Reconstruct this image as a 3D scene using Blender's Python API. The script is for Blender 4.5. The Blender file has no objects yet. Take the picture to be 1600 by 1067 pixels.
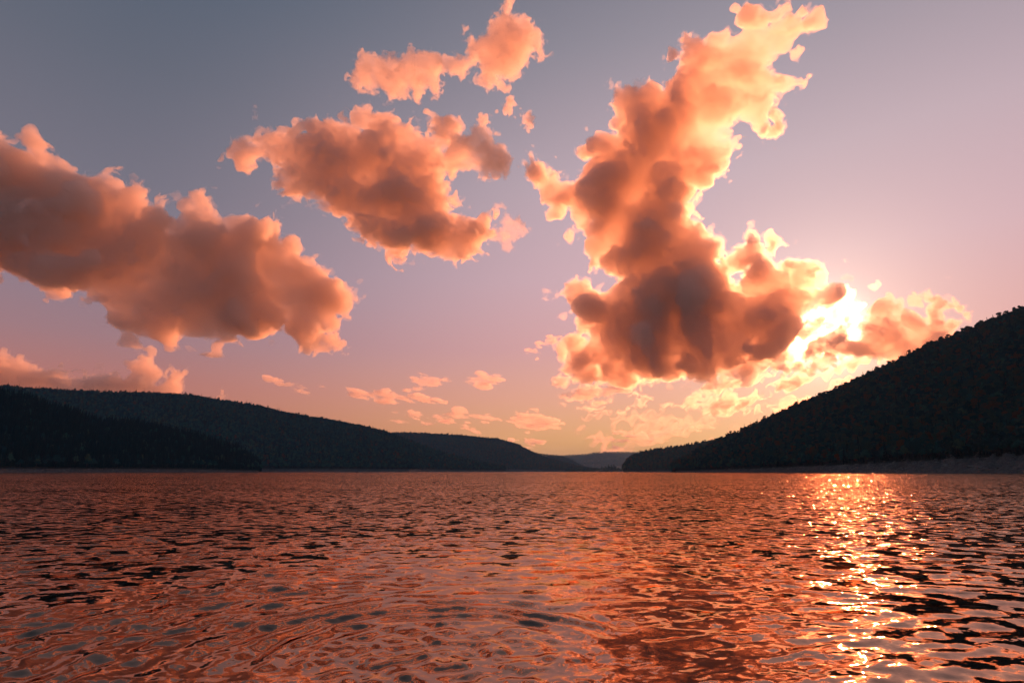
import bpy, math, random, time
import numpy as np
from mathutils import Vector, Matrix

T0 = time.time()
scene = bpy.context.scene
COL = scene.collection
R = math.radians

# ------------------------------------------------------------------ camera
F_PX, W_PX, H_PX = 888.0, 1600.0, 1067.0          # focal length and size of the photograph, in its pixels
TILT = math.atan(203.0 / F_PX)
EYE = np.array((0.0, 0.0, 1.6))
cam_data = bpy.data.cameras.new('camera')
cam = bpy.data.objects.new('camera', cam_data)
COL.objects.link(cam)
cam.location = EYE
cam.rotation_euler = (math.pi / 2 + TILT, 0, 0)
cam_data.sensor_width = 36
cam_data.lens = 36 * F_PX / W_PX
cam_data.clip_start = 0.1
cam_data.clip_end = 300000
scene.camera = cam

# ------------------------------------------------------------------ light and exposure
SUN_EL, SUN_AZ = R(12.3), R(29.4)                  # azimuth clockwise from +Y
SUN_DIR = Vector((math.sin(SUN_AZ) * math.cos(SUN_EL), math.cos(SUN_AZ) * math.cos(SUN_EL), math.sin(SUN_EL)))
sun_data = bpy.data.lights.new('sun', 'SUN')
sun_data.energy = 5.0
sun_data.color = (1.0, 0.295, 0.115)
sun_data.angle = R(0.5)
sun = bpy.data.objects.new('sun', sun_data)
COL.objects.link(sun)
sun.rotation_euler = SUN_DIR.to_track_quat('Z', 'Y').to_euler()

scene.view_settings.view_transform = 'Standard'
scene.view_settings.look = 'None'
scene.view_settings.exposure = 0.45
scene.view_settings.gamma = 1.0
scene.view_settings.use_curve_mapping = False


def lin(r, g, b):
    f = lambda c: c / 12.92 if c <= 0.04045 else ((c + 0.055) / 1.055) ** 2.4
    return (f(r / 255), f(g / 255), f(b / 255), 1.0)


class Nodes:
    """Small helper for node trees."""
    def __init__(self, tree):
        self.t = tree
        tree.nodes.clear()

    def n(self, kind, props=None, **inputs):
        nd = self.t.nodes.new(kind)
        for k, v in (props or {}).items():
            setattr(nd, k, v)
        for k, v in inputs.items():
            self.put(nd, k, v)
        return nd

    def put(self, nd, k, v):
        s = nd.inputs[int(k[1:])] if (k[0] == 'i' and k[1:].isdigit()) else nd.inputs[k.replace('_', ' ')]
        if isinstance(v, bpy.types.Node):
            v = next(o for o in v.outputs if o.enabled)
        if isinstance(v, bpy.types.NodeSocket):
            self.t.links.new(v, s)
        else:
            s.default_value = v

    def math(self, op, a, b=0.0, c=None, clamp=False):
        nd = self.n('ShaderNodeMath', {'operation': op, 'use_clamp': clamp}, i0=a, i1=b)
        if c is not None:
            self.put(nd, 'i2', c)
        return nd.outputs[0]

    def mix(self, f, a, b, blend='MIX'):
        nd = self.n('ShaderNodeMix', {'data_type': 'RGBA', 'blend_type': blend})
        self.put(nd, 'i0', f); self.put(nd, 'i6', a); self.put(nd, 'i7', b)
        return nd.outputs[2]

    def ramp(self, f, stops, interp='LINEAR'):
        nd = self.n('ShaderNodeValToRGB', None, i0=f)
        cr = nd.color_ramp
        cr.interpolation = interp
        while len(cr.elements) < len(stops):
            cr.elements.new(0.5)
        for e, (p, c) in zip(cr.elements, stops):
            e.position = p
            e.color = c
        return nd.outputs[0]

    def maprange(self, v, a, b, c=0.0, d=1.0, smooth=False):
        nd = self.n('ShaderNodeMapRange', {'interpolation_type': 'SMOOTHSTEP' if smooth else 'LINEAR'}, i0=v, i1=a, i2=b, i3=c, i4=d)
        return nd.outputs[0]


world = bpy.data.worlds.new('World')
scene.world = world
world.use_nodes = True
w = Nodes(world.node_tree)
tc = w.n('ShaderNodeTexCoord')
gen = tc.outputs['Generated']
sep = w.n('ShaderNodeSeparateXYZ', None, i0=gen)
elev = w.math('MULTIPLY', w.math('ARCSINE', sep.outputs[2]), 180 / math.pi)     # degrees above the horizon
ef = w.math('DIVIDE', elev, 90.0, clamp=True)
far_side = w.ramp(ef, [(0.0, lin(208, 118, 84)), (4 / 90, lin(204, 120, 92)), (7.5 / 90, lin(190, 120, 112)), (11 / 90, lin(166, 124, 130)),
                       (16 / 90, lin(144, 126, 140)), (24 / 90, lin(120, 115, 128)), (33 / 90, lin(101, 104, 118)), (42 / 90, lin(84, 95, 112)),
                       (60 / 90, lin(60, 74, 92)), (1.0, lin(48, 62, 82))])
sun_side = w.ramp(ef, [(0.0, lin(255, 176, 104)), (3 / 90, lin(255, 182, 118)), (7 / 90, lin(244, 172, 144)), (12 / 90, lin(222, 164, 164)),
                       (19 / 90, lin(212, 173, 181)), (28 / 90, lin(197, 172, 181)), (40 / 90, lin(160, 150, 160)), (60 / 90, lin(96, 102, 116)),
                       (0.9, lin(54, 67, 87)), (1.0, lin(48, 62, 82))])
dot = w.n('ShaderNodeVectorMath', {'operation': 'DOT_PRODUCT'}, i0=gen, i1=tuple(SUN_DIR)).outputs['Value']
ang = w.math('MULTIPLY', w.math('ARCCOSINE', dot), 180 / math.pi)               # degrees away from the sun
side = w.maprange(ang, 66.0, 18.0, 0.0, 1.0, smooth=True)
back_side = w.ramp(ef, [(0.0, lin(132, 120, 134)), (8 / 90, lin(122, 120, 140)), (20 / 90, lin(102, 112, 132)), (40 / 90, lin(70, 84, 102)), (60 / 90, lin(58, 72, 92)), (1.0, lin(48, 62, 82))])
back = w.maprange(ang, 74.0, 125.0, 0.0, 1.0, smooth=True)
grad = w.mix(back, w.mix(side, far_side, sun_side), back_side)
core = w.math('MULTIPLY', w.math('EXPONENT', w.math('MULTIPLY', w.math('POWER', w.math('DIVIDE', ang, 2.1), 2.0), -1.0)), 6.0)
halo = w.math('MULTIPLY', w.math('EXPONENT', w.math('MULTIPLY', w.math('DIVIDE', ang, 5.0), -1.0)), 1.0)
aur = w.n('ShaderNodeVectorMath', {'operation': 'SCALE'}, i0=(1.0, 0.72, 0.50))
w.put(aur, 'Scale', w.math('ADD', core, halo))
nish = w.n('ShaderNodeTexSky', {'sky_type': 'NISHITA', 'sun_disc': False, 'sun_elevation': SUN_EL, 'sun_rotation': SUN_AZ,
                                'altitude': 300, 'air_density': 1.3, 'dust_density': 1.0, 'ozone_density': 1.0})
nsc = w.n('ShaderNodeVectorMath', {'operation': 'SCALE'}, i0=nish.outputs[0])
nsc.inputs['Scale'].default_value = 0.006                                       # a share of physical skylight under the dusk colours
total = w.n('ShaderNodeVectorMath', {'operation': 'ADD'}, i0=grad, i1=aur.outputs[0])
total = w.n('ShaderNodeVectorMath', {'operation': 'ADD'}, i0=total.outputs[0], i1=nsc.outputs[0])
bg = w.n('ShaderNodeBackground', None, i0=total.outputs[0], i1=0.71)
w.n('ShaderNodeOutputWorld', None, i0=bg.outputs[0])

cy = scene.cycles
cy.volume_bounces = 14
cy.max_bounces = 16
cy.diffuse_bounces = 2
cy.glossy_bounces = 3
cy.transparent_max_bounces = 96
cy.use_denoising = True
cy.adaptive_threshold = 0.02
cy.sample_clamp_indirect = 6.0

# ------------------------------------------------------------------ helpers
def px_dir(x, y):
    """Unit direction from the eye through a pixel of the photograph."""
    u, v = x - W_PX / 2, H_PX / 2 - y
    ct, st = math.cos(TILT), math.sin(TILT)
    d = np.array((u, F_PX * ct - v * st, F_PX * st + v * ct))
    return d / np.linalg.norm(d)


def px_azel(x, y):
    d = px_dir(x, y)
    return math.atan2(d[0], d[1]), math.atan2(d[2], math.hypot(d[0], d[1]))


def tag(o, label=None, cat=None, group=None, kind=None):
    if label: o['label'] = label
    if cat: o['category'] = cat
    if group: o['group'] = group
    if kind: o['kind'] = kind
    return o


def mesh_obj(name, verts, faces, mat, parent=None, smooth=True, link=True):
    """faces: an (n,3) or (n,4) array, or a list of tuples."""
    me = bpy.data.meshes.new(name)
    verts = np.asarray(verts, dtype=np.float32)
    if isinstance(faces, np.ndarray):
        k = faces.shape[1]
        me.vertices.add(len(verts)); me.vertices.foreach_set('co', verts.ravel())
        me.loops.add(faces.size); me.loops.foreach_set('vertex_index', faces.astype(np.int32).ravel())
        me.polygons.add(len(faces)); me.polygons.foreach_set('loop_start', np.arange(0, faces.size, k, dtype=np.int32))
        me.update(calc_edges=True)
    else:
        me.from_pydata(verts.tolist(), [], faces)
    me.polygons.foreach_set('use_smooth', np.full(len(me.polygons), smooth))
    me.materials.append(mat)
    o = bpy.data.objects.new(name, me)
    if link: COL.objects.link(o)
    if parent: o.parent = parent
    return o


def noise_cube(n, seed, lo, hi):
    """Periodic band-limited Gaussian noise of unit deviation on an n^3 grid; lo..hi in cycles per cube."""
    rg = np.random.default_rng(seed)
    f = np.fft.rfftn(rg.standard_normal((n, n, n)).astype(np.float32))
    k1, k2 = np.fft.fftfreq(n) * n, np.fft.rfftfreq(n) * n
    k = np.sqrt(k1[:, None, None] ** 2 + k1[None, :, None] ** 2 + k2[None, None, :] ** 2)
    f *= ((k >= lo) & (k <= hi))
    a = np.fft.irfftn(f, s=(n, n, n)).astype(np.float32)
    return a / a.std()


NZ = noise_cube(64, 5, 3.0, 7.5)                   # about five cycles per cube


def sample3(cube, p, q, r):
    """Trilinear periodic lookup on broadcastable axes p, q, r given in cubes (1.0 = one period)."""
    n = cube.shape[0]
    out = None
    ii, ff = [], []
    for a in (p, q, r):
        a = a * n
        i = np.floor(a).astype(np.int32)
        ii.append((i % n, (i + 1) % n)); ff.append((a - i).astype(np.float32))
    for dx in (0, 1):
        wx = ff[0] if dx else 1 - ff[0]
        for dy in (0, 1):
            wy = ff[1] if dy else 1 - ff[1]
            for dz in (0, 1):
                wz = ff[2] if dz else 1 - ff[2]
                t = cube[ii[0][dx], ii[1][dy], ii[2][dz]] * (wx * wy * wz)
                out = t if out is None else out + t
    return out


def surface_nets(F):
    """Vertices (in grid units) and quads of the surface F = 0 (inside F > 0)."""
    ins = F > 0
    nx, ny, nz = F.shape
    c = np.zeros((nx - 1, ny - 1, nz - 1), np.int8)
    for i in (0, 1):
        for j in (0, 1):
            for k in (0, 1):
                c += ins[i:nx - 1 + i, j:ny - 1 + j, k:nz - 1 + k]
    act = np.argwhere((c > 0) & (c < 8)).astype(np.int32)
    idx = np.full(c.shape, -1, np.int32)
    idx[act[:, 0], act[:, 1], act[:, 2]] = np.arange(len(act))
    cor = [(i, j, k) for i in (0, 1) for j in (0, 1) for k in (0, 1)]
    val = {o: F[act[:, 0] + o[0], act[:, 1] + o[1], act[:, 2] + o[2]] for o in cor}
    acc = np.zeros((len(act), 3), np.float32); cnt = np.zeros(len(act), np.float32)
    for a in cor:
        for ax in range(3):
            if a[ax]: continue
            b = list(a); b[ax] = 1; b = tuple(b)
            va, vb = val[a], val[b]
            m = (va > 0) != (vb > 0)
            t = np.where(m, va / np.where(m, va - vb, 1), 0)
            pt = np.tile(np.array(a, np.float32), (len(act), 1)); pt[:, ax] = t
            acc += pt * m[:, None]; cnt += m
    verts = act + acc / cnt[:, None]
    quads = []
    for ax in range(3):
        sl0 = [slice(None)] * 3; sl1 = [slice(None)] * 3
        sl0[ax] = slice(0, -1); sl1[ax] = slice(1, None)
        a, b = ins[tuple(sl0)], ins[tuple(sl1)]
        e = np.argwhere(a != b)
        u, v = (ax + 1) % 3, (ax + 2) % 3
        ok = (e[:, u] > 0) & (e[:, v] > 0) & (e[:, u] < F.shape[u] - 1) & (e[:, v] < F.shape[v] - 1)
        e = e[ok]
        flip = a[e[:, 0], e[:, 1], e[:, 2]]
        q = []
        for du, dv in ((1, 1), (0, 1), (0, 0), (1, 0)):
            t = e.copy(); t[:, u] -= du; t[:, v] -= dv
            q.append(idx[t[:, 0], t[:, 1], t[:, 2]])
        q = np.stack(q, 1)
        q[flip] = q[flip][:, ::-1]
        quads.append(q)
    return verts, np.concatenate(quads)


# ------------------------------------------------------------------ materials
def new_mat(name):
    m = bpy.data.materials.new(name)
    m.use_nodes = True
    return m, Nodes(m.node_tree)


def water_material():
    m, k = new_mat('lake_water')
    geo = k.n('ShaderNodeNewGeometry')
    pos = geo.outputs['Position']
    dist = k.n('ShaderNodeVectorMath', {'operation': 'LENGTH'}, i0=pos).outputs['Value']
    far = k.maprange(dist, 4.5, 17.0, 0.0, 1.0, smooth=True)

    def slope(sx, sy, amp_near, amp_far, rot=0.0, detail=1.0):
        mp = k.n('ShaderNodeMapping', None, i0=pos)
        mp.inputs['Scale'].default_value = (sx, sy, 1)
        mp.inputs['Rotation'].default_value = (0, 0, rot)
        nz = k.n('ShaderNodeTexNoise', {'noise_dimensions': '2D'}, i0=mp.outputs[0])
        nz.inputs['Scale'].default_value = 1.0
        nz.inputs['Detail'].default_value = detail
        c = k.n('ShaderNodeVectorMath', {'operation': 'SUBTRACT'}, i0=nz.outputs['Color'], i1=(0.5, 0.5, 0.5))
        amp = k.math('ADD', amp_near, k.math('MULTIPLY', far, amp_far - amp_near))
        s = k.n('ShaderNodeVectorMath', {'operation': 'SCALE'}, i0=c.outputs[0])
        k.put(s, 'Scale', amp)
        return s.outputs[0]

    parts = [slope(2.4, 3.2, 0.20, 0.80, R(8)), slope(0.95, 1.3, 0.06, 0.40, R(-6)), slope(0.2, 0.27, 0.0, 0.16, R(5)), slope(0.05, 0.08, 0.0, 0.08, R(-3)),
             slope(6.0, 8.0, 0.10, 0.20, R(15), 2.0), slope(17.0, 22.0, 0.07, 0.10, R(40), 1.0)]
    tot = parts[0]
    for p in parts[1:]:
        tot = k.n('ShaderNodeVectorMath', {'operation': 'ADD'}, i0=tot, i1=p).outputs[0]
    flat = k.n('ShaderNodeVectorMath', {'operation': 'MULTIPLY'}, i0=tot, i1=(1.25, 1.0, 0.0)).outputs[0]
    nn = k.n('ShaderNodeVectorMath', {'operation': 'ADD'}, i0=geo.outputs['Normal'], i1=flat).outputs[0]
    nn = k.n('ShaderNodeVectorMath', {'operation': 'NORMALIZE'}, i0=nn).outputs[0]
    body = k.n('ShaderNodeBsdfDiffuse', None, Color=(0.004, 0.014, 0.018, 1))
    gl = k.n('ShaderNodeBsdfGlossy', None, Color=(1.0, 0.64, 0.46, 1), Roughness=0.04, Normal=nn)  # red of the sunset put into the reflection's own colour
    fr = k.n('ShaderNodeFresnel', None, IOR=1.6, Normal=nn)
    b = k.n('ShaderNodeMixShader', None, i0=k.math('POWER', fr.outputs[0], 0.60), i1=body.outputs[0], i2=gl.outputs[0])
    k.n('ShaderNodeOutputMaterial', None, Surface=b.outputs[0])
    return m


def foliage_material(name, stops):
    m, k = new_mat(name)
    oi = k.n('ShaderNodeObjectInfo')
    tcn = k.n('ShaderNodeTexCoord')
    nz = k.n('ShaderNodeTexNoise', None, i0=tcn.outputs['Object'])
    nz.inputs['Scale'].default_value = 0.5
    v = k.math('ADD', oi.outputs['Random'], k.math('MULTIPLY', k.math('SUBTRACT', nz.outputs[0], 0.5), 0.25), clamp=True)
    col = k.ramp(v, stops)
    d = k.n('ShaderNodeBsdfDiffuse', None, i0=col)
    t = k.n('ShaderNodeBsdfTranslucent', None, i0=col)
    mx = k.n('ShaderNodeMixShader', None, i0=0.10, i1=d.outputs[0], i2=t.outputs[0])
    k.n('ShaderNodeOutputMaterial', None, Surface=mx.outputs[0])
    return m


def ground_material(name, c1, c2, scale, rough=0.95, bump=0.0):
    m, k = new_mat(name)
    geo = k.n('ShaderNodeNewGeometry')
    nz = k.n('ShaderNodeTexNoise', None, i0=geo.outputs['Position'])
    nz.inputs['Scale'].default_value = scale
    nz.inputs['Detail'].default_value = 6
    nz2 = k.n('ShaderNodeTexNoise', None, i0=geo.outputs['Position'])
    nz2.inputs['Scale'].default_value = scale * 0.12
    v = k.math('ADD', k.math('MULTIPLY', nz.outputs[0], 0.6), k.math('MULTIPLY', nz2.outputs[0], 0.4))
    col = k.ramp(v, [(0.35, c1), (0.65, c2)])
    b = k.n('ShaderNodeBsdfPrincipled')
    k.put(b, 'Base_Color', col); k.put(b, 'Roughness', rough)
    k.put(b, 'Specular_IOR_Level', 0.2)
    if bump:
        bp = k.n('ShaderNodeBump'); k.put(bp, 'Height', nz.outputs[0]); bp.inputs['Distance'].default_value = bump
        k.put(b, 'Normal', bp.outputs[0])
    k.n('ShaderNodeOutputMaterial', None, Surface=b.outputs[0])
    return m


def cloud_material(name, sigma, g=0.55, col=(1.0, 0.945, 0.90), skin=0.03):
    """Even water droplets inside the cloud's own shape; a faint skin of droplets at its surface."""
    m, k = new_mat(name)
    v = k.n('ShaderNodeVolumeScatter')
    v.inputs['Color'].default_value = (*col, 1)
    v.inputs['Density'].default_value = sigma
    v.inputs['Anisotropy'].default_value = g
    ab = k.n('ShaderNodeVolumeAbsorption')
    ab.inputs['Color'].default_value = (*col, 1)
    ab.inputs['Density'].default_value = sigma
    v = k.n('ShaderNodeAddShader', None, i0=v.outputs[0], i1=ab.outputs[0])
    tr = k.n('ShaderNodeBsdfTransparent')
    df = k.n('ShaderNodeBsdfTranslucent')
    df.inputs['Color'].default_value = (0.9, 0.87, 0.85, 1)
    d2 = k.n('ShaderNodeBsdfDiffuse', None, Color=(0.9, 0.87, 0.85, 1))
    both = k.n('ShaderNodeMixShader', None, i0=0.5, i1=d2.outputs[0], i2=df.outputs[0])
    mx = k.n('ShaderNodeMixShader', None, i0=skin, i1=tr.outputs[0], i2=both.outputs[0])
    k.n('ShaderNodeOutputMaterial', None, Surface=mx.outputs[0], Volume=v.outputs[0])
    m.volume_intersection_method = 'FAST' if hasattr(m, 'volume_intersection_method') else None
    return m


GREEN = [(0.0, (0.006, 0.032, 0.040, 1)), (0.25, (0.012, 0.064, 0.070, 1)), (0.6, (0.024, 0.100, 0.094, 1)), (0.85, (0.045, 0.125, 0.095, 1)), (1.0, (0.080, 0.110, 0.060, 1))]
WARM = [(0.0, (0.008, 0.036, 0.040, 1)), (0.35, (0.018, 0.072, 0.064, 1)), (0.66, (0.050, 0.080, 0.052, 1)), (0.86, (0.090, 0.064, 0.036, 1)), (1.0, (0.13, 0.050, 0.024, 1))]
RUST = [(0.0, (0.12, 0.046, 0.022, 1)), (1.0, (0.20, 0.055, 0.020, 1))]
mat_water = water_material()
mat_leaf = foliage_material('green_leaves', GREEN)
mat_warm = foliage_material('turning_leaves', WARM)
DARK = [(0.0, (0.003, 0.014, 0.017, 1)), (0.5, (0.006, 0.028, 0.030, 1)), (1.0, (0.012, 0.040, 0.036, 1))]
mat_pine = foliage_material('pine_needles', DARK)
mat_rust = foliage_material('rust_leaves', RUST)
mat_bark = ground_material('bark', (0.03, 0.025, 0.02, 1), (0.07, 0.06, 0.05, 1), 2.0)
mat_pale = ground_material('dead_wood', (0.35, 0.32, 0.29, 1), (0.5, 0.46, 0.42, 1), 2.0)
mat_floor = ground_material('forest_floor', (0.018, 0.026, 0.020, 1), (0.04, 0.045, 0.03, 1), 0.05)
mat_bank = ground_material('bank_gravel', (0.06, 0.058, 0.056, 1), (0.15, 0.138, 0.13, 1), 0.35, bump=0.5)
mat_stone = ground_material('pale_stone', (0.10, 0.095, 0.09, 1), (0.26, 0.24, 0.225, 1), 0.8)
mat_bed = ground_material('lake_bed_silt', (0.05, 0.05, 0.045, 1), (0.09, 0.085, 0.075, 1), 0.1)

# ------------------------------------------------------------------ ground sheet and lake
LIMIT = 15000.0
bed = mesh_obj('ground', [(-LIMIT, -LIMIT, -3.0), (LIMIT, -LIMIT, -3.0), (LIMIT, LIMIT, -3.0), (-LIMIT, LIMIT, -3.0)], [(0, 1, 2, 3)], mat_bed)
tag(bed, kind='structure')


def build_water():
    rg = np.random.default_rng(11)
    half = R(54)
    na = 900
    # rows: close together near the shore where the picture is taken, wide far out
    r = [2.6]
    while r[-1] < 90: r.append(r[-1] + max(0.022, min(0.9, r[-1] ** 2 / 1.6 / 560 * 0.9)))
    while r[-1] < 14000: r.append(r[-1] * 1.12)
    r = np.array(r); r[-1] = 14500
    az = np.linspace(-half, half, na)
    X = r[:, None] * np.sin(az)[None, :]; Y = r[:, None] * np.cos(az)[None, :]
    near = r < 95
    x, y = X[near], Y[near]
    h = np.zeros_like(x)
    # wind ripples: many small sine trains around one heading
    lam = np.exp(rg.uniform(math.log(0.09), math.log(1.15), 160))
    main = R(97)
    th = main + rg.normal(0, 1, 160) * np.where(lam > 0.3, R(24), R(48))
    ph = rg.uniform(0, 2 * math.pi, 160)
    slope = 0.0130 * np.clip((lam / 0.2), 0.7, 1.0) * np.clip((0.55 / lam), 0.35, 1.0)
    # calmer and livelier patches
    rr0 = np.hypot(x + 0.6, y - 5.6)
    patch = 1 + 0.35 * np.sin(x * 0.21 + 0.9 * np.sin(y * 0.17 + 1.1) + 0.4) * np.sin(y * 0.13 + 0.8 * np.sin(x * 0.11) + 2.0)
    wx = x + 0.35 * np.sin(y * 0.45 + 0.5 * np.sin(x * 0.3)) ; wy = y + 0.30 * np.sin(x * 0.40 + 1.3 + 0.6 * np.sin(y * 0.33))
    patch = patch * (1.0 - 0.35 * np.clip(0.2 - x / np.maximum(y, 1) * 1.6, -0.3, 1.0) * np.clip(2.0 - rr0 / 6.0, 0, 1))
    for L, t, p, s in zip(lam, th, ph, slope):
        kk = 2 * math.pi / L
        keep = np.clip((L / np.maximum(0.022, r[near] ** 2 / 900) - 2.0) / 2.0, 0, 1)[:, None]    # a wave the rows are too wide for is left to the material
        h += (s / kk) * keep * np.sin(kk * (wx * math.cos(t) + wy * math.sin(t)) + p)
    # rings spreading from a disturbance close to the bank, on calmer water
    d = px_dir(690, 1024); t = EYE[2] / -d[2]
    cx, cyy = EYE[0] + d[0] * t, EYE[1] + d[1] * t
    dx, dy = x - cx, y - cyy
    rr = np.hypot(dx, dy)
    thr = np.arctan2(dy, dx)
    h *= patch * (1 - 0.62 * np.exp(-(rr / 2.7) ** 4))
    wn = sample3(NZ, x / 6.0, y / 6.0, np.zeros_like(x) + 0.37)
    wn2 = sample3(NZ, x / 2.2, y / 2.2, np.zeros_like(x) + 0.71)
    wob = rr + 0.035 * wn + 0.010 * wn2
    env = np.exp(-((rr - 1.75) / 0.65) ** 2)
    env *= np.clip(0.35 + 0.75 * np.cos(thr - 2.1) + 0.25 * wn, 0.0, 1.15)
    ring = 0.021 * env * np.sin(2 * math.pi * wob / 0.36)
    wn3 = sample3(NZ, x / 1.1, y / 1.1, np.zeros_like(x) + 0.17)
    swirl = np.exp(-(rr / 1.3) ** 4) * (0.008 * wn2 + 0.0045 * wn3)
    wide = 0.013 * np.exp(-((rr - 3.8) / 1.6) ** 2) * (np.sin(2 * math.pi * wob / 0.43 + 0.4 * wn) + 0.5 * np.sin(2 * math.pi * wob / 0.27 + 0.7 * wn2)) * np.clip(0.45 - dx * 0.5 + 0.2 * wn, 0, 1)
    h += ring + swirl + wide
    # single dark swells left of the rings
    for (qx, qy, wl, ww, a) in ((400, 921, 0.50, 0.09, 0.035), (330, 893, 0.8, 0.08, 0.020), (590, 975, 0.35, 0.08, 0.03)):
        d = px_dir(qx, qy); t = EYE[2] / -d[2]
        px_, py_ = d[0] * t, d[1] * t
        h += a * np.exp(-((x - px_) / wl) ** 2 - ((y - py_ - 0.12 * np.sin((x - px_) * 4)) / ww) ** 2)
    fade = 1 - np.clip((r[near] - 60) / 32, 0, 1)
    Z = np.zeros_like(X); Z[near] = h * fade[:, None]
    n_r = len(r)
    V = np.stack([X, Y, Z], -1).reshape(-1, 3)
    i = np.arange(n_r - 1)[:, None] * na + np.arange(na - 1)[None, :]
    Q = np.stack([i, i + 1, i + na + 1, i + na], -1).reshape(-1, 4)
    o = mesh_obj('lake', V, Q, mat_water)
    tag(o, kind='structure')
    # the rest of the sheet round the near shore, behind and beside the camera
    far_r, k = 14500.0, 48
    ang = np.linspace(half, 2 * math.pi - half, k)
    V2, F2 = [], []
    for j, a in enumerate(ang):
        V2 += [(2.6 * math.sin(a), 2.6 * math.cos(a), 0.0), (far_r * math.sin(a), far_r * math.cos(a), 0.0)]
        if j: F2.append((2 * j, 2 * j + 1, 2 * j - 1, 2 * j - 2))
    a = np.linspace(0, 2 * math.pi, 49)[:-1]
    b0 = len(V2)
    V2 += [(2.6 * math.sin(q), 2.6 * math.cos(q), 0.0) for q in a]
    F2.append(tuple(range(b0 + 47, b0 - 1, -1)))
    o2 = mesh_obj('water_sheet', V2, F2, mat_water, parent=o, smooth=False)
    return o


lake = build_water()
print('water', round(time.time() - T0, 1))

# ------------------------------------------------------------------ trees
def leaf_cards(rg, centres, radii, n, size, squash=0.8):
    """n bent leaf-clump faces near the surfaces of a crown's lobes."""
    V, Fc = [], []
    wts = np.array([q ** 2 for q in radii]); wts = wts / wts.sum()
    for j in range(n):
        c = rg.choice(len(radii), p=wts)
        d = rg.standard_normal(3); d /= np.linalg.norm(d)
        if d[2] < -0.55: d[2] *= -0.6
        rad = radii[c] * rg.uniform(0.72, 1.05)
        p = np.array(centres[c]) + d * rad * np.array((1, 1, squash))
        nrm = d + rg.standard_normal(3) * 0.45; nrm /= np.linalg.norm(nrm)
        t = np.cross(nrm, rg.standard_normal(3)); t /= np.linalg.norm(t)
        b = np.cross(nrm, t)
        s = size * rg.uniform(0.6, 1.25)
        i = len(V)
        V += [p - t * s, p - b * s * 0.75 - nrm * 0.15 * s, p + t * s * 0.9, p + b * s * 0.8 - nrm * 0.2 * s, p + nrm * 0.35 * s]
        Fc += [(i, i + 1, i + 4), (i + 1, i + 2, i + 4), (i + 2, i + 3, i + 4), (i + 3, i, i + 4)]
    return V, Fc


def tube(V, Fc, p0, p1, r0, r1, k=6):
    p0, p1 = np.array(p0, float), np.array(p1, float)
    ax = p1 - p0; ax /= np.linalg.norm(ax)
    u = np.cross(ax, (0.3, 0.9, 0.2)); u /= np.linalg.norm(u); v = np.cross(ax, u)
    i = len(V)
    for p, r_ in ((p0, r0), (p1, r1)):
        for j in range(k):
            a = 2 * math.pi * j / k
            V.append(p + (u * math.cos(a) + v * math.sin(a)) * r_)
    for j in range(k):
        Fc.append((i + j, i + (j + 1) % k, i + k + (j + 1) % k, i + k + j))
    Fc.append(tuple(i + k + j for j in range(k)))


def broadleaf(seed, h, spread, n, size):
    rg = np.random.default_rng(seed)
    cs, rs = [], []
    base = 0.36 * h
    for j in range(9):
        a = rg.uniform(0, 2 * math.pi); q = spread * rg.uniform(0.15, 0.62)
        z = base + (h - base) * rg.uniform(0.12, 0.80)
        k = 1 - 0.55 * max(0, (z - 0.6 * h) / (0.4 * h))
        cs.append((q * math.cos(a) * k, q * math.sin(a) * k, z)); rs.append(spread * rg.uniform(0.34, 0.52) * (0.6 + 0.4 * k))
    cs.append((0, 0, h * 0.84)); rs.append(spread * 0.42)
    V, Fc = leaf_cards(rg, cs, rs, n, size)
    tv, tf = [], []
    top = (rg.uniform(-.4, .4), rg.uniform(-.4, .4), h * 0.55)
    tube(tv, tf, (0, 0, -1.5), (top[0] * .4, top[1] * .4, h * 0.3), h * .020, h * .014)
    tube(tv, tf, (top[0] * .4, top[1] * .4, h * 0.3), (top[0], top[1], h * 0.72), h * .014, h * .006)
    for c in cs[:5]:
        tube(tv, tf, (top[0] * .5, top[1] * .5, h * rg.uniform(.28, .42)), c, h * .008, h * .003, 5)
    return (V, Fc), (tv, tf)


def conifer(seed, h, spread, n, size):
    rg = np.random.default_rng(seed)
    V, Fc = [], []
    for j in range(n):
        f = rg.uniform(0, 1) ** 1.4
        z = h * (0.12 + 0.88 * f)
        q = spread * (1 - f) * rg.uniform(0.45, 1.0) * (0.75 + 0.25 * math.sin(z * 4.0)) + 0.12
        a = rg.uniform(0, 2 * math.pi)
        p = np.array((q * math.cos(a), q * math.sin(a), z - 0.18 * q))
        out = np.array((math.cos(a), math.sin(a), -0.35)); side = np.array((-math.sin(a), math.cos(a), 0))
        s = size * (0.45 + 0.75 * (1 - f))
        i = len(V)
        V += [p - out * s, p + side * s * 0.55, p + out * s, p - side * s * 0.55, p + np.array((0, 0, 0.3 * s))]
        Fc += [(i, i + 1, i + 4), (i + 1, i + 2, i + 4), (i + 2, i + 3, i + 4), (i + 3, i, i + 4)]
    tv, tf = [], []
    tube(tv, tf, (0, 0, -1.5), (0, 0, h * 0.96), h * .016, h * .003)
    return (V, Fc), (tv, tf)


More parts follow.
